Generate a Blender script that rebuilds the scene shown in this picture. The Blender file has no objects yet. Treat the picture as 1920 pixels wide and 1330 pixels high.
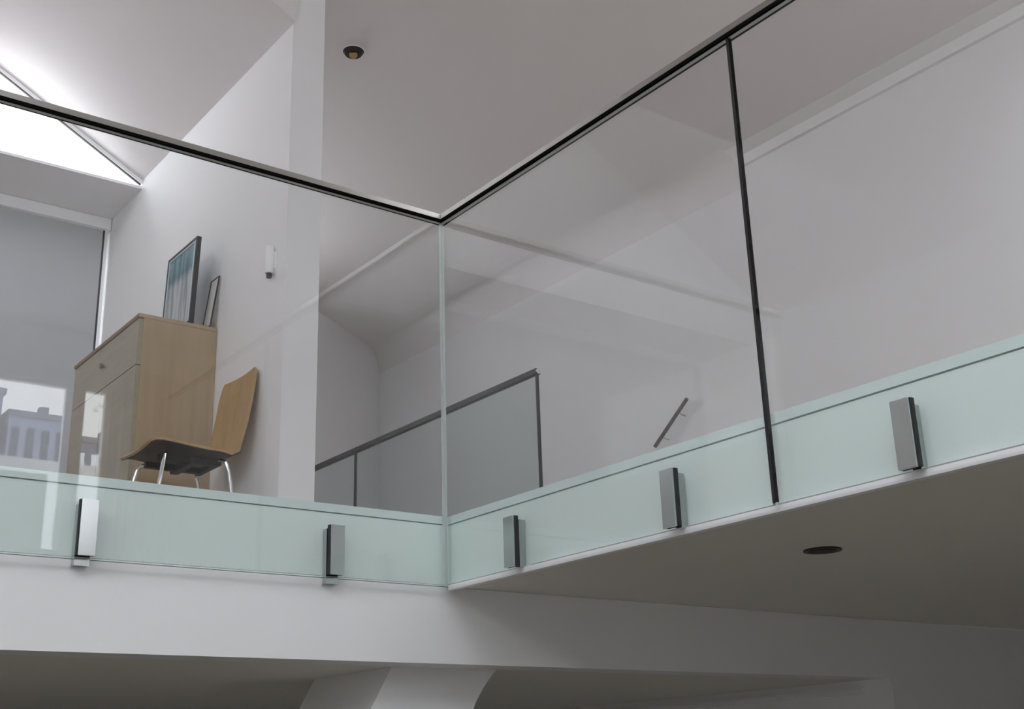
import bpy, bmesh, math
from mathutils import Vector, Matrix

# ---------------------------------------------------------------- camera, world, light, exposure
S = bpy.context.scene
C = S.collection
S.view_settings.view_transform = 'Standard'
S.view_settings.look = 'None'
S.view_settings.gamma = 1
S.view_settings.exposure = -0.08
S.view_settings.use_curve_mapping = False
S.cycles.use_denoising = True
S.cycles.max_bounces = 14
S.cycles.diffuse_bounces = 8
S.cycles.glossy_bounces = 6
S.cycles.transparent_max_bounces = 24
S.cycles.sample_clamp_indirect = 6.0

F, YAW, PITCH, ROLL = 2292.68, 0.9191, 0.3314, -0.03226
cam = bpy.data.cameras.new('camera'); camo = bpy.data.objects.new('camera', cam); C.objects.link(camo)
fw = Vector((math.cos(YAW)*math.cos(PITCH), math.sin(YAW)*math.cos(PITCH), math.sin(PITCH)))
rt = Vector((math.sin(YAW), -math.cos(YAW), 0)); up = rt.cross(fw)
c_, s_ = math.cos(ROLL), math.sin(ROLL)
r2 = c_*rt + s_*up; u2 = -s_*rt + c_*up
m = Matrix((r2, u2, -fw)).transposed().to_4x4()
m.translation = Vector((-2.14087, -3.18084, 1.73509))
camo.matrix_world = m
cam.sensor_width = 36; cam.lens = 36*F/1920; cam.clip_start = 0.05
S.camera = camo

world = bpy.data.worlds.new('overcast_sky'); S.world = world; world.use_nodes = True
bg = world.node_tree.nodes['Background']
bg.inputs[0].default_value = (0.945, 0.96, 1.0, 1); bg.inputs[1].default_value = 7.5

def portal(name, loc, size, direction):
    l = bpy.data.lights.new(name, 'AREA'); l.shape = 'RECTANGLE'; l.size, l.size_y = size
    l.cycles.is_portal = True
    o = bpy.data.objects.new(name, l); C.objects.link(o); o.location = loc
    o.rotation_euler = Vector(direction).to_track_quat('-Z', 'Y').to_euler()
portal('roof_window_daylight', (-2.2, -3.4, 5.0), (2.0, 2.0), (0, 0, -1))
portal('added_side_window_daylight', (-4.6, -2.7, 4.4), (.85, 3.6), (1, 0, 0))  # portal of the added, unseen side window
portal('gable_window_daylight', (-.67, 2.48, 4.95), (.95, .6), (0, -1, 0))
portal('added_corridor_roof_window_daylight', (.27, 2.475, 5.0), (.5, .95), (0, 0, -1))  # for the roof light added out of sight behind the partition
portal('added_clerestory_daylight', (-2.5, .76, 5.5), (3.1, .9), (0, 1, -.01))  # serves the added clerestory above the ceiling
portal('added_landing_roof_window_daylight', (1.75, -2.0, 5.0), (1.3, .8), (0, 0, -1))  # serves the invented roof window over the landing
portal('added_landing_end_window_daylight', (.6, 3.44, 4.45), (1.2, .8), (.551, -.835, 0))  # for the added opening hidden in the far wall
portal('rear_window_daylight', (-.3, -5.55, 4.0), (2.1, 1.3), (0, 1, 0))

# ---------------------------------------------------------------- materials
def mat(name, col, rough=0.6, metal=0.0, bump=0.0, bscale=60, var=0.0, vscale=3, spec=0.5, coat=0.0):
    M = bpy.data.materials.new(name); M.use_nodes = True
    nt = M.node_tree; b = nt.nodes['Principled BSDF']
    b.inputs['Base Color'].default_value = (*col, 1)
    b.inputs['Roughness'].default_value = rough; b.inputs['Metallic'].default_value = metal
    b.inputs['Specular IOR Level'].default_value = spec
    b.inputs['Coat Weight'].default_value = coat
    tc = nt.nodes.new('ShaderNodeTexCoord')
    if var:
        n = nt.nodes.new('ShaderNodeTexNoise'); n.inputs['Scale'].default_value = vscale; n.inputs['Detail'].default_value = 4
        r = nt.nodes.new('ShaderNodeMix'); r.data_type = 'RGBA'
        r.inputs[6].default_value = (*[c*(1-var) for c in col], 1); r.inputs[7].default_value = (*[min(1, c*(1+var)) for c in col], 1)
        nt.links.new(tc.outputs['Object'], n.inputs['Vector']); nt.links.new(n.outputs['Fac'], r.inputs[0]); nt.links.new(r.outputs[2], b.inputs['Base Color'])
    if bump:
        n2 = nt.nodes.new('ShaderNodeTexNoise'); n2.inputs['Scale'].default_value = bscale; n2.inputs['Detail'].default_value = 6
        bp = nt.nodes.new('ShaderNodeBump'); bp.inputs['Strength'].default_value = bump; bp.inputs['Distance'].default_value = 0.002
        nt.links.new(tc.outputs['Object'], n2.inputs['Vector']); nt.links.new(n2.outputs['Fac'], bp.inputs['Height']); nt.links.new(bp.outputs[0], b.inputs['Normal'])
    return M

def wood(name, dark, light, axis=2, rough=0.45, scale=1.0):
    M = mat(name, light, rough); nt = M.node_tree; b = nt.nodes['Principled BSDF']
    tc = nt.nodes.new('ShaderNodeTexCoord'); mp = nt.nodes.new('ShaderNodeMapping')
    sc = [28*scale]*3; sc[axis] = 1.6*scale; mp.inputs['Scale'].default_value = sc
    n = nt.nodes.new('ShaderNodeTexNoise'); n.inputs['Scale'].default_value = 1; n.inputs['Detail'].default_value = 5; n.inputs['Distortion'].default_value = 0.6
    cr = nt.nodes.new('ShaderNodeValToRGB'); cr.color_ramp.elements[0].position = .3; cr.color_ramp.elements[0].color = (*dark, 1)
    cr.color_ramp.elements[1].position = .7; cr.color_ramp.elements[1].color = (*light, 1)
    nt.links.new(tc.outputs['Object'], mp.inputs[0]); nt.links.new(mp.outputs[0], n.inputs['Vector'])
    nt.links.new(n.outputs['Fac'], cr.inputs[0]); nt.links.new(cr.outputs[0], b.inputs['Base Color'])
    return M

def glass_mat(name, tint, base=0.036):
    M = bpy.data.materials.new(name); M.use_nodes = True; nt = M.node_tree; nt.nodes.clear()
    out = nt.nodes.new('ShaderNodeOutputMaterial'); mix = nt.nodes.new('ShaderNodeMixShader')
    tr = nt.nodes.new('ShaderNodeBsdfTransparent'); tr.inputs[0].default_value = (*tint, 1)
    gl = nt.nodes.new('ShaderNodeBsdfGlossy'); gl.inputs['Roughness'].default_value = 0.0; gl.inputs[0].default_value = (.97, 1, .99, 1)
    lw = nt.nodes.new('ShaderNodeLayerWeight'); lw.inputs[0].default_value = .5
    p5 = nt.nodes.new('ShaderNodeMath'); p5.operation = 'POWER'; p5.inputs[1].default_value = 5
    ma = nt.nodes.new('ShaderNodeMath'); ma.operation = 'MULTIPLY_ADD'; ma.inputs[1].default_value = 1-base; ma.inputs[2].default_value = base
    nt.links.new(lw.outputs['Facing'], p5.inputs[0]); nt.links.new(p5.outputs[0], ma.inputs[0]); nt.links.new(ma.outputs[0], mix.inputs[0])
    nt.links.new(tr.outputs[0], mix.inputs[1]); nt.links.new(gl.outputs[0], mix.inputs[2]); nt.links.new(mix.outputs[0], out.inputs[0])
    return M

WALL = mat('white_wall_paint', (.86, .857, .864), .75, bump=.05, bscale=90)
CEIL = mat('warm_white_ceiling_paint', (.81, .775, .78), .8, bump=.04, bscale=90)
MINT = mat('pale_mint_painted_board', (.76, .86, .82), .45, bump=.02)
MINT2 = mat('paler_mint_floor_edging', (.70, .81, .78), .4)
SOFFIT = mat('grey_beige_soffit_paint', (.80, .775, .72), .8, bump=.04, bscale=80)
FLOORM = wood('pale_oak_floorboards', (.40, .345, .29), (.50, .435, .37), axis=1, rough=.35, scale=.5)
FLOORL = wood('dark_ground_floorboards', (.27, .25, .22), (.36, .335, .29), axis=1, rough=.45, scale=.5)
STEEL = mat('brushed_stainless_steel', (.46, .45, .42), .28, 1.0, bump=.03, bscale=200)
CHROME = mat('polished_chrome', (.85, .86, .87), .08, 1.0)
SATIN = mat('satin_steel_clamp', (.52, .54, .53), .16, 1.0)
RUBBER = mat('black_rubber', (.012, .010, .010), .6)
MATTEBLACK = mat('matte_black_gasket', (.006, .005, .005), .95, spec=.05)
DARKEDGE = mat('black_clamp_body', (.02, .02, .022), .35)
DARKRAIL = mat('dark_bronze_metal', (.022, .017, .016), .5, .2)
GLASS = glass_mat('clear_balustrade_glass', (.968, .972, .973), .036)
GLASSD = glass_mat('grey_green_tinted_glass', (.86, .89, .885), .036)
PANE = glass_mat('window_pane_glass', (.98, .99, .99), .02)
GEDGE = mat('polished_glass_edge', (.50, .55, .54), .25, coat=.5)
WHITEM = mat('white_powder_coat', (.93, .93, .94), .35)
BLIND = mat('grey_blind_fabric', (.50, .51, .53), .85, bump=.25, bscale=400)
CABW = wood('light_oak_veneer', (.42, .315, .20), (.47, .36, .235), axis=2, rough=.4)
CABD = wood('grey_oak_front', (.36, .32, .24), (.41, .37, .28), axis=1, rough=.35)
CABT = wood('oak_cabinet_top', (.26, .17, .10), (.31, .21, .13), axis=1, rough=.4)
PLY = wood('honey_plywood', (.42, .27, .12), (.52, .35, .17), axis=2, rough=.35)
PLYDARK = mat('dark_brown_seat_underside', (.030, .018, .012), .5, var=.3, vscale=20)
BLACKF = mat('black_picture_frame', (.02, .02, .024), .4)
ALUF = mat('pale_blue_aluminium', (.60, .70, .76), .3, .3)
PAPER = mat('cream_paper', (.88, .86, .82), .7, var=.05, vscale=15)
BULB = mat('amber_lamp_face', (.45, .30, .14), .3)
CURT = mat('pale_curtain_cloth', (.70, .70, .68), .9)
HOUSEW = [mat('slate_blue_render', (.12, .15, .27), .8), mat('pale_blue_render', (.22, .26, .38), .8), mat('dusk_blue_brick', (.10, .12, .22), .8, var=.2, vscale=8)]
ROOFM = mat('grey_slate_roof', (.12, .13, .18), .8)
SHUT = mat('pale_window_shutter', (.80, .84, .92), .6)
HWIN = mat('house_window_glass', (.03, .04, .08), .15)

def picture_mat():
    M = mat('teal_and_white_print', (.5, .5, .5), .5); nt = M.node_tree; b = nt.nodes['Principled BSDF']
    tc = nt.nodes.new('ShaderNodeTexCoord'); sp = nt.nodes.new('ShaderNodeSeparateXYZ'); nt.links.new(tc.outputs['Generated'], sp.inputs[0])
    cr = nt.nodes.new('ShaderNodeValToRGB'); e = cr.color_ramp.elements
    e[0].position = 0; e[0].color = (.55, .57, .58, 1); e[1].position = .60; e[1].color = (.52, .56, .57, 1)
    k = e.new(.70); k.color = (.13, .25, .29, 1); k = e.new(1.0); k.color = (.22, .38, .42, 1)
    nt.links.new(sp.outputs[2], cr.inputs[0])
    mp = nt.nodes.new('ShaderNodeMapping'); mp.inputs['Scale'].default_value = (1, 6, .7); nt.links.new(tc.outputs['Generated'], mp.inputs[0])
    n = nt.nodes.new('ShaderNodeTexNoise'); n.inputs['Scale'].default_value = 1.6; nt.links.new(mp.outputs[0], n.inputs['Vector'])
    c2 = nt.nodes.new('ShaderNodeValToRGB'); c2.color_ramp.elements[0].position = .38; c2.color_ramp.elements[0].color = (.35, .4, .45, 1); c2.color_ramp.elements[1].position = .56; c2.color_ramp.elements[1].color = (1, 1, 1, 1)
    nt.links.new(n.outputs['Fac'], c2.inputs[0])
    mx = nt.nodes.new('ShaderNodeMix'); mx.data_type = 'RGBA'; mx.blend_type = 'MULTIPLY'; mx.inputs[0].default_value = .8
    nt.links.new(cr.outputs[0], mx.inputs[6]); nt.links.new(c2.outputs[0], mx.inputs[7]); nt.links.new(mx.outputs[2], b.inputs['Base Color'])
    return M
PRINT = picture_mat()

# ---------------------------------------------------------------- helpers
def add_box(bm, a, b, mi=0):
    x0, y0, z0 = [min(p, q) for p, q in zip(a, b)]; x1, y1, z1 = [max(p, q) for p, q in zip(a, b)]
    v = [bm.verts.new(p) for p in ((x0,y0,z0),(x1,y0,z0),(x1,y1,z0),(x0,y1,z0),(x0,y0,z1),(x1,y0,z1),(x1,y1,z1),(x0,y1,z1))]
    fs = [bm.faces.new([v[i] for i in q]) for q in ((3,2,1,0),(4,5,6,7),(0,1,5,4),(1,2,6,5),(2,3,7,6),(3,0,4,7))]
    for f in fs: f.material_index = mi
    return fs
def add_prism(bm, pts, ext):
    ext = Vector(ext); a = [bm.verts.new(p) for p in pts]; b = [bm.verts.new(Vector(p)+ext) for p in pts]
    bm.faces.new(a); bm.faces.new(b[::-1]); n = len(a)
    for i in range(n): bm.faces.new((a[i], b[i], b[(i+1) % n], a[(i+1) % n]))
def add_cyl(bm, p, q, r, n=24, r2=None):
    p, q = Vector(p), Vector(q); d = q-p
    res = bmesh.ops.create_cone(bm, cap_ends=True, segments=n, radius1=r, radius2=r if r2 is None else r2, depth=d.length)
    M_ = Matrix.Translation((p+q)/2) @ d.to_track_quat('Z', 'Y').to_matrix().to_4x4()
    bmesh.ops.transform(bm, matrix=M_, verts=res['verts'])
def add_tube(bm, pts, r, n=12):
    pts = [Vector(p) for p in pts]; rings = []
    for i, p in enumerate(pts):
        t = (pts[min(i+1, len(pts)-1)]-pts[max(i-1, 0)]).normalized(); q = t.to_track_quat('Z', 'Y')
        if rings:
            prev = qprev; q = (prev.rotation_difference(q)) @ prev if False else q
        qprev = q
        rings.append([bm.verts.new(p + q @ Vector((math.cos(2*math.pi*k/n)*r, math.sin(2*math.pi*k/n)*r, 0))) for k in range(n)])
    for a, b in zip(rings, rings[1:]):
        # match ring start to avoid twisting
        off = min(range(n), key=lambda o: (a[0].co-b[o].co).length)
        for k in range(n): bm.faces.new((a[k], a[(k+1) % n], b[(k+1+off) % n], b[(k+off) % n]))
    bm.faces.new(rings[0][::-1]); bm.faces.new(rings[-1])
def bevel(bm, w, seg=2):
    bmesh.ops.bevel(bm, geom=[e for e in bm.edges if len(e.link_faces) == 2 and e.calc_face_angle(0) > .6], offset=w, segments=seg, profile=.5, affect='EDGES', clamp_overlap=True)
def obj(name, bm, mats, parent=None, bev=0, seg=2, smooth=False):
    if bev: bevel(bm, bev, seg)
    bmesh.ops.recalc_face_normals(bm, faces=bm.faces)
    me = bpy.data.meshes.new(name); bm.to_mesh(me); bm.free()
    for x in (mats if isinstance(mats, (list, tuple)) else [mats]): me.materials.append(x)
    if smooth:
        for f in me.polygons: f.use_smooth = True
        me.set_sharp_from_angle(angle=math.radians(40))
    o = bpy.data.objects.new(name, me); C.objects.link(o)
    if parent: o.parent = parent
    return o
def box(name, a, b, m_, parent=None, bev=0, seg=2):
    bm = bmesh.new(); add_box(bm, a, b); return obj(name, bm, m_, parent, bev, seg)
def struct(name, bm, m_, parent=None, **k):
    o = obj(name, bm, m_, parent, **k)
    if not parent: o['kind'] = 'structure'
    return o
def sbox(name, a, b, m_, parent=None, **k):
    bm = bmesh.new(); add_box(bm, a, b); return struct(name, bm, m_, parent, **k)
def thing(name, label, cat, loc=(0, 0, 0), group=None):
    o = bpy.data.objects.new(name, None); C.objects.link(o); o.location = loc; o.empty_display_size = .1
    tag(o, label, cat, group); return o
def tag(o, label, cat, group=None):
    o['label'] = label; o['category'] = cat
    if group: o['group'] = group
    return o
def rel(o, t):           # vertices written in world space, made local to the thing's base
    if o.data.users == 1: o.data.transform(Matrix.Translation(-Vector(t.location)))
    return o

XL, XR, YB = -4.6, 2.6, -5.55          # left wall, right wall, rear wall
ZS, ZF, ZC = 2.30, 2.52, 4.95          # slab underside, upper floor, main ceiling
XP, YE, YG, YW = -.2, .78, 2.46, 2.95  # partition face, its end, gable glazing, window wall
ZH = 2.065                             # head of the opening below

# ---------------------------------------------------------------- structure
XRL = 4.6
sbox('floor_ground', (XL, YB, -.1), (XRL, 4.3, 0), FLOORL)
# upper floor slab, an L round the void
bm = bmesh.new()
add_prism(bm, [(.04, YB, ZS), (XRL, YB, ZS), (XRL, .04, ZS), (.04, .04, ZS)], (0, 0, ZF-ZS-.02))
struct('floor_upper_right', bm, SOFFIT)
sbox('floor_upper', (XL, .04, ZS), (XR, 5.6, ZF-.02), SOFFIT)
bm = bmesh.new(); add_box(bm, (.05, YB, ZF-.02), (XR, .05, ZF)); add_box(bm, (XL, .05, ZF-.02), (XR, 5.6, ZF))
struct('floor_boards', bm, FLOORM)
# mint slab-edge boards behind the glass, with the floor edging above them
sbox('trim_1', (XL, .03, ZS+.001), (.03, .04, ZF-.026), MINT)
sbox('trim_2', (.03, YB, ZS+.001), (.04, .03, ZF-.026), MINT)
sbox('trim_edge_glow', (.020, YB, ZS-.012), (.041, .020, ZS+.004), WHITEM)  # added white strip standing in for light glowing in the glass edge
sbox('trim_3', (XL, .026, ZF-.023), (.026, .05, ZF+.002), MINT2)
sbox('trim_4', (.026, YB, ZF-.023), (.05, .026, ZF+.002), MINT2)
# downstand wall below the slab with the wide opening
bm = bmesh.new(); add_box(bm, (XL, .03, ZH), (XRL, .15, ZS-.001)); add_box(bm, (2.2, .03, 0), (XRL, .15, ZH))
struct('wall_front', bm, WALL)
sbox('ceiling_lower', (XL, .15, ZH), (XR, 4.3, ZH+.1), SOFFIT)
sbox('wall_lower_back', (XL, 4.2, 0), (XR, 4.3, ZH), WALL)
sbox('wall_lower_right', (2.2, .15, 0), (2.3, 4.2, ZH), WALL)
# main ceiling with the roof window opening over the void
SX0, SX1, SY0, SY1 = -3.2, -1.2, -4.4, -2.4
RX0, RX1, RY0, RY1 = 1.1, 2.4, -2.4, -1.6
QX0, QX1, QY0, QY1 = .02, .52, 2.0, 2.95
bm = bmesh.new()
add_box(bm, (XL, YB, ZC), (SX0, YE, ZC+.1)); add_box(bm, (SX1, YB, ZC), (RX0, YE, ZC+.1))
add_box(bm, (RX0, YB, ZC), (RX1, RY0, ZC+.1)); add_box(bm, (RX0, RY1, ZC), (RX1, YE, ZC+.1)); add_box(bm, (RX1, YB, ZC), (2.47, YE, ZC+.1))
add_box(bm, (SX0, YB, ZC), (SX1, SY0, ZC+.1)); add_box(bm, (SX0, SY1, ZC), (SX1, YE, ZC+.1))
add_box(bm, (XP+.02, YE, ZC), (2.47, QY0, ZC+.1)); add_box(bm, (XP+.02, QY1, ZC), (2.47, 5.6, ZC+.1)); add_box(bm, (XP+.02, QY0, ZC), (QX0, QY1, ZC+.1)); add_box(bm, (QX1, QY0, ZC), (2.47, QY1, ZC+.1))
struct('ceiling', bm, CEIL)
bm = bmesh.new()
for x in (SX0, -2.63, SX1-.06): add_box(bm, (x, SY0, ZC+.1), (x+.06, SY1, ZC+.17))
for y in (SY0, SY1-.06): add_box(bm, (SX0, y, ZC+.1), (SX1, y+.06, ZC+.17))
wn = struct('window_1', bm, WHITEM)
sbox('pane', (SX0, SY0, ZC+.13), (SX1, SY1, ZC+.14), PANE, wn)
bm = bmesh.new()
for x in (RX0, RX1-.05): add_box(bm, (x, RY0, ZC+.1), (x+.05, RY1, ZC+.17))
for y in (RY0, RY1-.05): add_box(bm, (RX0, y, ZC+.1), (RX1, y+.05, ZC+.17))
w6 = struct('window_added_5', bm, WHITEM)  # unseen roof window, added to brighten the landing
bm = bmesh.new()
for x in (QX0, QX1-.04): add_box(bm, (x, QY0, ZC+.1), (x+.04, QY1, ZC+.17))
for y in (QY0, QY1-.04): add_box(bm, (QX0, y, ZC+.1), (QX1, y+.04, ZC+.17))
w9 = struct('window_added_8', bm, WHITEM)  # hidden roof light, added to light the corridor walls
sbox('pane', (QX0, QY0, ZC+.13), (QX1, QY1, ZC+.14), PANE, w9)
sbox('pane', (RX0, RY0, ZC+.13), (RX1, RY1, ZC+.14), PANE, w6)
# outer walls
sbox('wall_right', (XR, YB, ZF-.02), (XR+.1, 5.6, 5.2), WALL)
sbox('wall_ground_right', (XRL, YB, 0), (XRL+.1, 4.3, ZS+.2), WALL)
bm = bmesh.new(); add_box(bm, (XL-.1, YB, 0), (XL, -4.5, 6.4)); add_box(bm, (XL-.1, -.9, 0), (XL, 5.6, 6.4))
add_box(bm, (XL-.1, -4.5, 0), (XL, -.9, 4.0)); add_box(bm, (XL-.1, -4.5, 4.85), (XL, -.9, 6.4))
struct('wall_left', bm, WALL)
bm = bmesh.new()
for y in (-4.5, -3.32, -2.13, -.95): add_box(bm, (XL-.08, y, 4.0), (XL-.03, y+.05, 4.85))
for z in (4.0, 4.80): add_box(bm, (XL-.08, -4.5, z), (XL-.03, -.9, z+.05))
w8 = struct('window_added_7', bm, WHITEM)  # unseen high window, added to brighten the partition and right wall
sbox('pane', (XL-.06, -4.5, 4.0), (XL-.055, -.9, 4.85), PANE, w8)
# rear wall with a wide window and a narrow side light
wx0, wx1, wx2, wx3, wz0, wz1 = -1.2, .46, .54, .75, 3.30, 4.55
bm = bmesh.new()
add_box(bm, (XL, YB-.1, 0), (XRL, YB, wz0)); add_box(bm, (XL, YB-.1, wz1), (XR, YB, 5.1))
add_box(bm, (XL, YB-.1, wz0), (wx0, YB, wz1)); add_box(bm, (wx1, YB-.1, wz0), (wx2, YB, wz1)); add_box(bm, (wx3, YB-.1, wz0), (XR, YB, wz1))
struct('wall_rear', bm, WALL)
bm = bmesh.new()
for x in (wx0, -.37, wx1-.03, wx2, wx3-.03): add_box(bm, (x, YB-.08, wz0), (x+.03, YB-.03, wz1))
for z in (wz0, wz1-.03):
    add_box(bm, (wx0, YB-.08, z), (wx1, YB-.03, z+.03)); add_box(bm, (wx2, YB-.08, z), (wx3, YB-.03, z+.03))
wr = struct('window_2', bm, WHITEM)
bm = bmesh.new(); add_box(bm, (wx0, YB-.06, wz0), (wx1, YB-.055, wz1)); add_box(bm, (wx2, YB-.06, wz0), (wx3, YB-.055, wz1))
obj('pane', bm, PANE, wr)
# partition with the cabinet against it
bm = bmesh.new(); add_box(bm, (XP, YE, ZF), (-.055, YE+.02, ZC)); add_box(bm, (XP, YE+.02, ZF), (-.055, 5.2, 5.1))
struct('wall_partition', bm, WALL, bev=.004)
# far end of the landing: a wall set at an angle
bm = bmesh.new()
def fy(x): return 3.02+(x+.06)*(1.77/2.68)
def seg(bm, x0, x1, z0, z1, d0=0, d1=.11): add_prism(bm, [(x0, fy(x0)+d0, z0), (x1, fy(x1)+d0, z0), (x1, fy(x1)+d1, z0), (x0, fy(x0)+d1, z0)], (0, 0, z1-z0))
seg(bm, -.06, .1, ZF, ZC); seg(bm, 1.1, 2.62, ZF, ZC); seg(bm, .1, 1.1, ZF, 4.1); seg(bm, .1, 1.1, 4.8, ZC)
struct('wall_far', bm, WALL)
bm = bmesh.new()
for x in (.1, .58, 1.06): seg(bm, x, x+.04, 4.1, 4.8, .04, .08)
for z in (4.1, 4.76): seg(bm, .1, 1.1, z, z+.04, .04, .08)
w7 = struct('window_added_6', bm, WHITEM)  # hidden window, added for light deep in the corridor
bm = bmesh.new(); seg(bm, .1, 1.1, 4.1, 4.8, .055, .06); obj('pane', bm, PANE, w7)
# cornice along the right wall, in three flat steps
YCOR = .87
bm = bmesh.new()
add_prism(bm, [(2.47, YB, 4.95), (2.60, YB, 4.95), (2.60, YB, 4.885), (2.575, YB, 4.885), (2.56, YB, 4.935), (2.47, YB, 4.949)], (0, YCOR-YB, 0))
add_box(bm, (2.47, YB, 4.95), (2.62, 5.6, 5.05))
struct('trim_5', bm, WALL)
bm = bmesh.new(); arc = [(2.42+.18*math.sin(q), YCOR, 4.77+.18*math.cos(q)) for q in [math.pi/2*k/10 for k in range(11)]]
add_prism(bm, [(2.42, YCOR, 4.955)]+arc+[(2.605, YCOR, 4.77), (2.605, YCOR, 4.955)], (0, 4.1, 0))
struct('trim_10', bm, CEIL, smooth=True)
# left room: raked ceiling, bulkhead, glazed gable, low soffit, window wall
PT = math.tan(math.radians(28.7))
def rz(x): return 4.70 + (XP-x)*PT
bm = bmesh.new()
xr = -2.6
add_prism(bm, [(XP, YE, rz(XP)), (xr, YE, rz(xr)), (XL, YE, rz(xr)-(xr-XL)*PT), (XL, YE, rz(xr)-(xr-XL)*PT+.1), (xr, YE, rz(xr)+.1), (XP, YE, rz(XP)+.1)], (0, YG+.1-YE, 0))
struct('ceiling_raked', bm, CEIL)
bm = bmesh.new(); add_prism(bm, [(XP, YE-.02, rz(XP)), (XP, YE-.02, ZC), (-.655, YE-.02, ZC)], (0, .02, 0))
add_prism(bm, [(-.66, YE-.02, ZC), (-1.0, YE-.02, ZC), (-1.0, YE-.02, rz(-1.0)+.05), (-.66, YE-.02, rz(-.66)+.05)], (0, .02, 0))
add_prism(bm, [(-4.1, YE-.02, ZC), (XL, YE-.02, ZC), (XL, YE-.02, rz(xr)-(xr-XL)*PT+.05), (-4.1, YE-.02, rz(xr)-(xr+4.1)*PT+.05)], (0, .02, 0))
struct('wall_bulkhead', bm, CEIL)
bm = bmesh.new()
for x in (-1.04, -2.62, -4.1): add_box(bm, (x, YE-.03, ZC+.1), (x+.04, YE+.01, rz(x) if x > xr else rz(xr)-(xr-x)*PT))
add_box(bm, (-4.1, YE-.03, ZC+.1), (-1.0, YE+.01, ZC+.14))
wb = struct('window_added_9', bm, WHITEM)  # unseen clerestory, added to keep the left room bright
bm = bmesh.new(); add_prism(bm, [(-1.0, YE-.015, ZC+.1), (-1.0, YE-.015, rz(-1.0)), (xr, YE-.015, rz(xr)), (-4.1, YE-.015, rz(xr)-(xr+4.1)*PT), (-4.1, YE-.015, ZC+.1)], (0, .006, 0))
obj('pane', bm, PANE, wb)
bm = bmesh.new(); add_box(bm, (XL, YG, 4.65), (XP, YW+.1, 4.665))
struct('ceiling_soffit', bm, WALL)
bm = bmesh.new()
add_prism(bm, [(XP, YG, rz(XP)), (XP, YG, rz(XP)-.022), (-1.12, YG, rz(-1.12)-.022), (-1.12, YG, rz(-1.12))], (0, .05, 0))
add_box(bm, (-1.12, YG+.01, 4.66), (-1.22, YG+.05, rz(-1.12)))
wg = struct('window_3', bm, WHITEM)
bm = bmesh.new(); add_prism(bm, [(XP, YG+.03, 4.655), (XP, YG+.03, rz(XP)), (-1.12, YG+.03, rz(-1.12)), (-1.12, YG+.03, 4.655)], (0, .006, 0))
obj('pane', bm, PANE, wg)
bm = bmesh.new(); add_prism(bm, [(XP-.01, YG-.004, rz(XP)-.024), (XP-.01, YG-.004, rz(XP)-.030), (-1.12, YG-.004, rz(-1.12)-.030), (-1.12, YG-.004, rz(-1.12)-.024)], (0, .012, 0))
obj('gasket', bm, DARKRAIL, wg)
bm = bmesh.new(); add_prism(bm, [(-1.12, YG, 4.66), (-1.12, YG, rz(-1.12)+.05), (xr, YG, rz(xr)+.05), (XL, YG, rz(xr)-(xr-XL)*PT+.05), (XL, YG, 4.66)], (0, .1, 0))
struct('wall_gable', bm, WALL)
bm = bmesh.new(); add_box(bm, (XL, YW, ZF), (-4.3, YW+.1, 4.65)); add_box(bm, (-.232, YW, ZF), (XP, YW+.1, 4.65))
add_box(bm, (-4.3, YW, 4.56), (-.232, YW+.1, 4.65)); struct('wall_window', bm, WALL)
bm = bmesh.new()
for x in (-4.3, -2.3, -.272): add_box(bm, (x, YW+.03, ZF), (x+.04, YW+.08, 4.56))
for z in (ZF, 4.52): add_box(bm, (-4.3, YW+.03, z), (-.232, YW+.08, z+.04))
w4 = struct('window_4', bm, WHITEM)
box('pane', (-4.3, YW+.05, ZF), (-.232, YW+.056, 4.56), PANE, w4)
# lower room: slanted plaster bulkhead and wall trim
bm = bmesh.new(); add_prism(bm, [(-.10, .16, ZH), (.30, .16, ZH), (.285, .16, 2.05), (.25, .16, 2.01), (.215, .16, 1.96), (.11, .16, 1.72), (-.30, .16, 1.72)], (0, .5, 0))
struct('wall_lower_bulkhead', bm, WALL)
bm = bmesh.new(); add_prism(bm, [(2.2, .16, 2.035), (2.2, .16, 2.01), (2.175, .16, 2.025), (2.175, .16, 2.035)], (0, 4, 0))
struct('trim_6', bm, WALL)
bm = bmesh.new(); add_box(bm, (2.185, .012, 0), (2.215, .03, ZH-.02)); struct('trim_7', bm, WALL)

# ---------------------------------------------------------------- glass balustrade round the void
def pane_mesh(name, a, b, t, mats=None):
    bm = bmesh.new(); fs = add_box(bm, a, b)
    ax = 0 if abs(a[0]-b[0]) < abs(a[1]-b[1]) else 1
    bm.normal_update()
    for f in fs: f.material_index = 0 if abs(f.normal[ax]) > .5 else 1
    return rel(obj(name, bm, mats or [GLASS, GEDGE], t), t)
YJ = -1.348
ZT = 3.534
def rail(t, a, b, zb=ZT):
    along = 0 if abs(a[0]-b[0]) > abs(a[1]-b[1]) else 1
    w = .015
    def ends(w_, z0, z1):
        if along == 0: return (a[0], a[1]-w_, z0), (b[0], b[1]+w_, z1)
        return (a[0]-w_, a[1], z0), (b[0]+w_, b[1], z1)
    bm = bmesh.new(); add_box(bm, *ends(w, zb+.010, zb+.028)); h = rel(obj('handrail', bm, STEEL, t, bev=.003), t)
    bm = bmesh.new(); add_box(bm, *ends(w-.0005, zb, zb+.010)); o = rel(obj('rail_gasket', bm, MATTEBLACK, h), t); o['label'] = 'black gasket under the rail'
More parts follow.
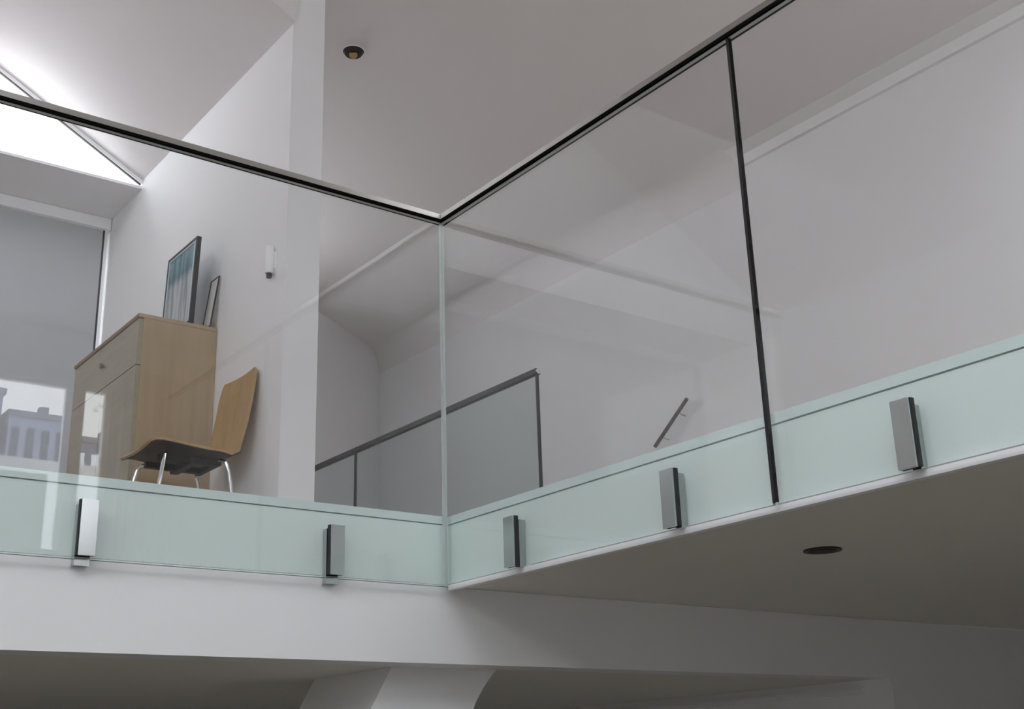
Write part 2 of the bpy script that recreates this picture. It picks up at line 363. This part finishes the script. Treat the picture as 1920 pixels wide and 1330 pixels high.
def clamp(t, axis, c):
    if axis == 'left':  f = lambda u, d, z: (c+u, -.006-d, z)
    else:               f = lambda u, d, z: (-.006-d, c+u, z)
    z0, z1 = ZS+.002, ZS+.148
    bm = bmesh.new(); add_box(bm, f(-.022, .013, z0), f(.022, .021, z1)); k = rel(obj('glass_clamp', bm, SATIN, t, bev=.003, seg=3), t)
    bm = bmesh.new(); add_box(bm, f(-.024, .0003, z0+.001), f(.024, .013, z1+.001)); o = rel(obj('gasket', bm, RUBBER, k), t); o['label'] = 'black rubber pad'
    bm = bmesh.new(); hb_ = .020 if axis == 'left' else .010
    add_box(bm, f(-hb_, -.0345, z0-(.022 if axis == 'left' else 0)), f(hb_, -.0125, z1-.006)); rel(obj('rear_block', bm, SATIN, k, bev=.003), t)
    for zz in (.105, .045):
        bm = bmesh.new(); add_cyl(bm, f(0, .019, z0+zz), f(0, .0205, z0+zz), .007, 20); rel(obj('bolt_cap', bm, STEEL, k, smooth=True), t)
t = thing('glass_balustrade', 'left run of the frameless glass balustrade, in front of cabinet and chair', 'balustrade', (-.85, 0, ZS))
pane_mesh('glass_panel', (-1.70, -.006, ZS), (-.008, .006, ZT-.0002), t)
rail(t, (-1.72, 0), (.015, 0))
clamp(t, 'left', -1.128); clamp(t, 'left', -.398)
o = rel(box('corner_joint', (-.0075, -.0065, ZS), (-.0065, .0065, ZT-.0002), GEDGE, t), t)
t = thing('glass_balustrade', 'right run of the frameless glass balustrade, with a black upright joint', 'balustrade', (0, -1.04, ZS))
pane_mesh('glass_panel', (-.006, YJ+.0035, ZS), (.006, -.002, ZT-.0002), t)
pane_mesh('glass_panel', (-.006, -2.38, ZS), (.006, YJ-.005, ZT-.0002), t)
o = rel(box('joint_seal', (-.0065, YJ-.005, ZS+.005), (.0065, YJ+.0035, ZT-.0002), RUBBER, t), t); o['label'] = 'black upright joint seal'
rail(t, (0, -2.40), (0, -.0165))
for y in (-.362, -1.026, -1.725): clamp(t, 'right', y)

# far stair balustrade on the landing
xb = 1.30
t = thing('stair_balustrade', 'low glass stair balustrade with thin dark rail on the far landing', 'balustrade', (xb, 1.14, ZF))
def fpanel(y0, y1):
    bm = bmesh.new(); fs = add_box(bm, (xb-.005, y0, ZF+.002), (xb+.005, y1, 3.535)); bm.normal_update()
    for f in fs: f.material_index = 0 if abs(f.normal[0]) > .5 else 1
    rel(obj('glass_pane', bm, [GLASSD, RUBBER], t), t)
fpanel(1.145, 2.845); fpanel(2.862, 3.85)
rel(box('joint_seal', (xb-.006, 2.847, ZF+.002), (xb+.006, 2.860, 3.535), RUBBER, t), t)
rel(box('end_trim', (xb-.007, 1.135, ZF+.002), (xb+.007, 1.145, 3.54), DARKRAIL, t), t)
rel(box('top_rail', (xb-.014, 1.13, 3.532), (xb+.014, 3.86, 3.558), DARKRAIL, t, bev=.003), t)
bm = bmesh.new(); add_cyl(bm, (xb, 1.125, 3.545), (xb, 1.131, 3.545), .014, 20); rel(obj('end_cap', bm, CHROME, t, smooth=True), t)

# short slanting handrail on the right wall
t = thing('wall_handrail', 'short dark slanting handrail on the right-hand wall behind the glass', 'handrail', (2.6, 1.55, 3.58))
bm = bmesh.new(); add_tube(bm, [(2.55, 1.667, 3.463), (2.55, 1.388, 3.673)], .011, 16); rel(obj('rail_bar', bm, mat('dark_brown_timber', (.09, .055, .045), .4), t, smooth=True), t)
for k in (.25, .75):
    y, z = 1.667+(1.388-1.667)*k, 3.463+(3.673-3.463)*k
    bm = bmesh.new(); add_tube(bm, [(2.55, y, z-.006), (2.565, y, z-.02), (2.6, y, z-.022)], .003, 10); rel(obj('bracket', bm, STEEL, t, smooth=True), t)

# ceiling fittings
t = thing('ceiling_downlight', 'small round dark tilting downlight in the upper ceiling', 'downlight', (.292, 1.15, ZC))
bm = bmesh.new(); add_cyl(bm, (.292, 1.15, ZC-.006), (.292, 1.15, ZC+.002), .050, 32); rel(obj('trim_ring', bm, WHITEM, t, smooth=True), t)
bm = bmesh.new(); add_cyl(bm, (.292, 1.15, ZC-.022), (.292, 1.15, ZC-.006), .038, 32, .049); rel(obj('housing', bm, DARKRAIL, t, smooth=True), t)
bm = bmesh.new(); add_cyl(bm, (.286, 1.142, ZC-.030), (.292, 1.15, ZC-.021), .019, 24); rel(obj('lamp_face', bm, BULB, t, smooth=True), t)
t = thing('soffit_downlight', 'round dark recessed downlight in the soffit under the right landing', 'downlight', (.585, -.997, ZS))
bm = bmesh.new(); add_cyl(bm, (.585, -.997, ZS-.004), (.585, -.997, ZS+.002), .053, 32); rel(obj('trim_ring', bm, DARKRAIL, t, smooth=True), t)
bm = bmesh.new(); add_cyl(bm, (.585, -.997, ZS-.006), (.585, -.997, ZS-.004), .038, 32); rel(obj('lamp_face', bm, RUBBER, t, smooth=True), t)
t = thing('wall_light', 'slim white upright fitting with dark lower end on the white wall', 'wall light', (XP, .885, 3.6))
bm = bmesh.new(); add_cyl(bm, (XP-.018, .885, 3.615), (XP-.018, .885, 3.73), .017, 24); rel(obj('body', bm, WHITEM, t, bev=.004, smooth=True), t)
bm = bmesh.new(); add_cyl(bm, (XP-.018, .885, 3.598), (XP-.018, .885, 3.616), .011, 20); rel(obj('lower_end', bm, BLACKF, t, smooth=True), t)
rel(box('back_plate', (XP-.004, .873, 3.64), (XP+.001, .897, 3.71), WHITEM, t), t)

# roller blind on the window wall
t = thing('roller_blind', 'wide grey roller blind under a white cassette, left of the cabinet', 'blind', (-2.26, YW-.03, ZF))
bm = bmesh.new(); add_box(bm, (-4.3, YW-.06, 4.585), (-.205, YW-.003, 4.648)); rel(obj('cassette', bm, WHITEM, t, bev=.012, seg=3), t)
rel(box('fabric', (-4.28, YW-.030, 2.6), (-.236, YW-.027, 4.59), BLIND, t), t)
rel(box('gap_strip', (-.236, YW-.032, 2.56), (-.226, YW-.022, 4.60), BLACKF, t), t)  # black strip standing in for the dark gap beside the fabric
rel(box('bottom_bar', (-4.28, YW-.034, 2.575), (-.236, YW-.023, 2.6), WHITEM, t), t)

# ---------------------------------------------------------------- cabinet
cx0, cx1, cy0, cy1, cz = -.535, XP-.002, 1.40, 2.19, 3.552
t = thing('oak_cabinet', 'light oak cabinet standing against the white wall behind the left glass', 'cabinet', ((cx0+cx1)/2, (cy0+cy1)/2, ZF))
bm = bmesh.new()
add_box(bm, (cx0+.018, cy0, ZF+.08), (cx1, cy0+.02, cz-.016)); add_box(bm, (cx0+.018, cy1-.02, ZF+.08), (cx1, cy1, cz-.016))
add_box(bm, (cx0+.018, cy0+.02, ZF+.08), (cx1, cy1-.02, ZF+.10)); add_box(bm, (cx1-.01, cy0+.02, ZF+.1), (cx1, cy1-.02, cz-.016))
add_box(bm, (cx0+.03, cy0+.02, cz-.23), (cx1-.01, cy1-.02, cz-.21))
rel(obj('carcass', bm, CABW, t), t)
rel(box('top', (cx0-.004, cy0-.003, cz-.016), (cx1, cy1+.003, cz), CABW, t, bev=.0015), t)
o = rel(box('edge_strip', (cx0-.006, cy0-.001, cz-.013), (cx0-.003, cy1+.003, cz-.002), CABT, t), t)
d = rel(box('drawer', (cx0, cy0+.003, cz-.215), (cx0+.019, cy1-.003, cz-.020), CABD, t, bev=.0015), t)
bm = bmesh.new(); add_cyl(bm, (cx0-.006, 1.795, cz-.115), (cx0+.002, 1.795, cz-.115), .006, 16); add_cyl(bm, (cx0-.018, 1.795, cz-.115), (cx0-.006, 1.795, cz-.115), .013, 20, .010)
k = obj('knob', bm, CABT, d, smooth=True); rel(k, t)
for y0, y1, ky in ((cy0+.003, 1.793, 1.76), (1.797, cy1-.003, 1.83)):
    d = rel(box('door', (cx0, y0, ZF+.085), (cx0+.019, y1, cz-.219), CABD, t, bev=.0015), t)
    bm = bmesh.new(); add_cyl(bm, (cx0-.018, ky, cz-.30), (cx0+.002, ky, cz-.30), .009, 16)
    k = obj('knob', bm, CABT, d, smooth=True); rel(k, t)
for x in (cx0+.04, cx1-.06):
    for y in (cy0+.02, cy1-.06): rel(box('leg', (x, y, ZF), (x+.04, y+.04, ZF+.081), CABT, t), t)

# ---------------------------------------------------------------- framed pictures on the cabinet
def frame(label, y0, y1, h, xb_, lean, w, deep, fm, inner, fac=None):
    t = thing('framed_picture', label, 'picture', (xb_, (y0+y1)/2, cz))
    hw = (y1-y0)/2
    def bar(bm, a, b): add_box(bm, a, b)
    bm = bmesh.new()
    bar(bm, (0, -hw, 0), (deep, -hw+w, h)); bar(bm, (0, hw-w, 0), (deep, hw, h)); bar(bm, (0, -hw+w, 0), (deep, hw-w, w)); bar(bm, (0, -hw+w, h-w), (deep, hw-w, h))
    obj('frame', bm, fm, t)
    if inner == PRINT:
        bm = bmesh.new(); iw = .022; a = -hw+w; b = hw-w
        bar(bm, (.002, a, w), (.006, a+iw, h-w)); bar(bm, (.002, b-iw*.5, w), (.006, b, h-w)); bar(bm, (.002, a+iw, h-w-iw*.4), (.006, b-iw*.5, h-w))
        obj('inner_frame', bm, ALUF, t)
    bm = bmesh.new(); bar(bm, (.005, -hw+w, w), (deep-.002, hw-w, h-w)); obj('print', bm, inner, t)
    t.rotation_euler = (0, math.atan2(lean, h), 0)
    return t
frame('tall picture in teal and white standing on the oak cabinet', 1.39, 1.71, .395, -.330, .014, .010, .020, BLACKF, PRINT)
frame('smaller dark-edged picture leaning on the wall at the cabinet end', 1.385, 1.47, .235, -.242, .030, .003, .006, BLACKF, PAPER)

# ---------------------------------------------------------------- plywood chair, facing left
CHY0, CHY1 = .955, 1.275
yc = (CHY0+CHY1)/2; hwid = (CHY1-CHY0)/2
t = thing('plywood_chair', 'moulded honey plywood chair on chrome legs beside the cabinet', 'chair', (-.42, yc, ZF))
# profile along the chair (x, z): front lip, seat, bend, back
prof = [(-.625, 2.893), (-.618, 2.903), (-.600, 2.911), (-.57, 2.914), (-.52, 2.910), (-.46, 2.904), (-.40, 2.899), (-.345, 2.898), (-.305, 2.903), (-.278, 2.918), (-.262, 2.945), (-.252, 2.985), (-.244, 3.03), (-.236, 3.08), (-.228, 3.13), (-.221, 3.18), (-.215, 3.22), (-.211, 3.245), (-.209, 3.258)]
def shell(off):
    rows = []
    N = 14
    for i, (x, z) in enumerate(prof):
        a = Vector(prof[max(i-1, 0)]); b = Vector(prof[min(i+1, len(prof)-1)]); tdir = (b-a).normalized(); nrm = Vector((tdir.y, -tdir.x))
        row = []
        s = i/(len(prof)-1)
        wfac = 1.0
        if i < 3: wfac = (.86, .95, .99)[i]
        elif i > len(prof)-4: wfac = (.97, .93, .84)[i-(len(prof)-3)]
        elif 8 <= i <= 11: wfac = .94
        for j in range(N+1):
            u = -1+2*j/N
            dish = .010*(u*u) if i < 8 else 0
            wrap = -.012*(u*u) if i >= 10 else 0
            row.append((x+nrm.x*off+wrap, yc+u*hwid*wfac, z+nrm.y*off+dish))
        rows.append(row)
    return rows
def sheet(name, r0, r1, m_, smooth=True):
    bm = bmesh.new(); A = [[bm.verts.new(p) for p in r] for r in r0]; B = [[bm.verts.new(p) for p in r] for r in r1]
    n, mm = len(A), len(A[0])
    for i in range(n-1):
        for j in range(mm-1):
            bm.faces.new((A[i][j], A[i+1][j], A[i+1][j+1], A[i][j+1])); bm.faces.new((B[i][j], B[i][j+1], B[i+1][j+1], B[i+1][j]))
    for i in range(n-1):
        for j in (0, mm-1): bm.faces.new((A[i][j], B[i][j], B[i+1][j], A[i+1][j]))
    for j in range(mm-1):
        for i in (0, n-1): bm.faces.new((A[i][j], A[i][j+1], B[i][j+1], B[i][j]))
    return obj(name, bm, m_, t, smooth=smooth)
s0 = shell(0); s1 = shell(.010); s2 = shell(.0135)
rel(sheet('seat_shell', s0, s1, PLY), t)
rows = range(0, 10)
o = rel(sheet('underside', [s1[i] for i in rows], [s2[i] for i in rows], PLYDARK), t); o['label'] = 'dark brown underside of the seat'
bm = bmesh.new()
for y in (yc-.07, yc+.07): add_box(bm, (-.55, y-.012, 2.862), (-.32, y+.012, 2.884))
add_box(bm, (-.44, yc-.10, 2.856), (-.41, yc+.10, 2.882)); add_box(bm, (-.34, yc-.10, 2.862), (-.32, yc+.10, 2.882))
rel(obj('mounting_plate', bm, RUBBER, t, bev=.002), t)
for sx, x0 in ((-1, -.53), (1, -.34)):
    for sy in (-1, 1):
        bm = bmesh.new()
        add_tube(bm, [(x0-.0*sx, yc+sy*.06, 2.878), (x0+.012*sx, yc+sy*.115, 2.878), (x0+.022*sx, yc+sy*.135, 2.866), (x0+.032*sx, yc+sy*.142, 2.83), (x0+.075*sx, yc+sy*.158, ZF+.01)], .0075, 14)
        l = rel(obj('leg', bm, CHROME, t, smooth=True), t)
        bm = bmesh.new(); add_cyl(bm, (x0+.075*sx, yc+sy*.158, ZF), (x0+.075*sx, yc+sy*.158, ZF+.02), .010, 16)
        f = obj('foot', bm, RUBBER, l, smooth=True); rel(f, t)

# ---------------------------------------------------------------- behind the camera, seen in the glass
# gathered curtain beside the rear window
bm = bmesh.new(); N = 60; a0 = []; 
for j in range(N+1):
    x = .80+.55*j/N; y = YB+.08+.025*math.sin(j*.9)
    a0.append((bm.verts.new((x, y, 2.56)), bm.verts.new((x, y, 4.7)), bm.verts.new((x, y-.003, 4.7)), bm.verts.new((x, y-.003, 2.56))))
for a, b in zip(a0, a0[1:]):
    for k in range(4): bm.faces.new((a[k], b[k], b[(k+1) % 4], a[(k+1) % 4]))
bm.faces.new(a0[0]); bm.faces.new(a0[-1][::-1])
tag(obj('curtain', bm, CURT, smooth=True), 'pale gathered curtain beside the narrow rear window', 'curtain')
# low screen standing in front of the rear window sill, and a parapet and terrace outside
sbox('trim_9', (-1.2, YB-.02, 3.30), (.335, YB+.03, 3.845), mat('grey_sill_panel', (.45, .47, .47), .6))
sbox('wall_terrace', (-6, -6.6, 2.5), (3.5, -6.4, 4.17), WHITEM)
hx = 0.0
names = ['blue-grey apartment block outside the rear window, leftmost of the row', 'pale blue apartment block second from the left of the row', 'dark apartment block third from the left of the row', 'tall blue-grey block in the middle of the row', 'pale block right of the middle of the row', 'dark low block near the right end of the row', 'blue-grey block at the right end of the row']
for i, (w, h) in enumerate(((2.6, 15.4), (2.2, 16.2), (2.7, 15.2), (2.4, 16.4), (2.6, 15.6), (2.4, 14.9), (2.8, 15.9))):
    yb = -45
    hb = thing('apartment_block', names[i], 'building', (hx+w/2, yb, 0))
    rel(box('walls', (hx, yb-3, 0), (hx+w-.3, yb, h), HOUSEW[i % 3], hb), hb)
    rel(box('roof', (hx-.08, yb-3.1, h), (hx+w-.22, yb+.15, h+.22), ROOFM, hb), hb)
    rel(box('chimney', (hx+w*.5, yb-1, h+.22), (hx+w*.5+.35, yb-.6, h+.7), HOUSEW[(i+1) % 3], hb), hb)
    for kx in (.12, .70, 1.28, 1.86):
        if kx+.3 > w-.3: continue
        for kz in (h-1.9, h-3.6): rel(box('window', (hx+kx, yb-.02, kz), (hx+kx+.3, yb+.03, kz+1.45), SHUT if i % 3 != 1 else HWIN, hb), hb)
    hx += w
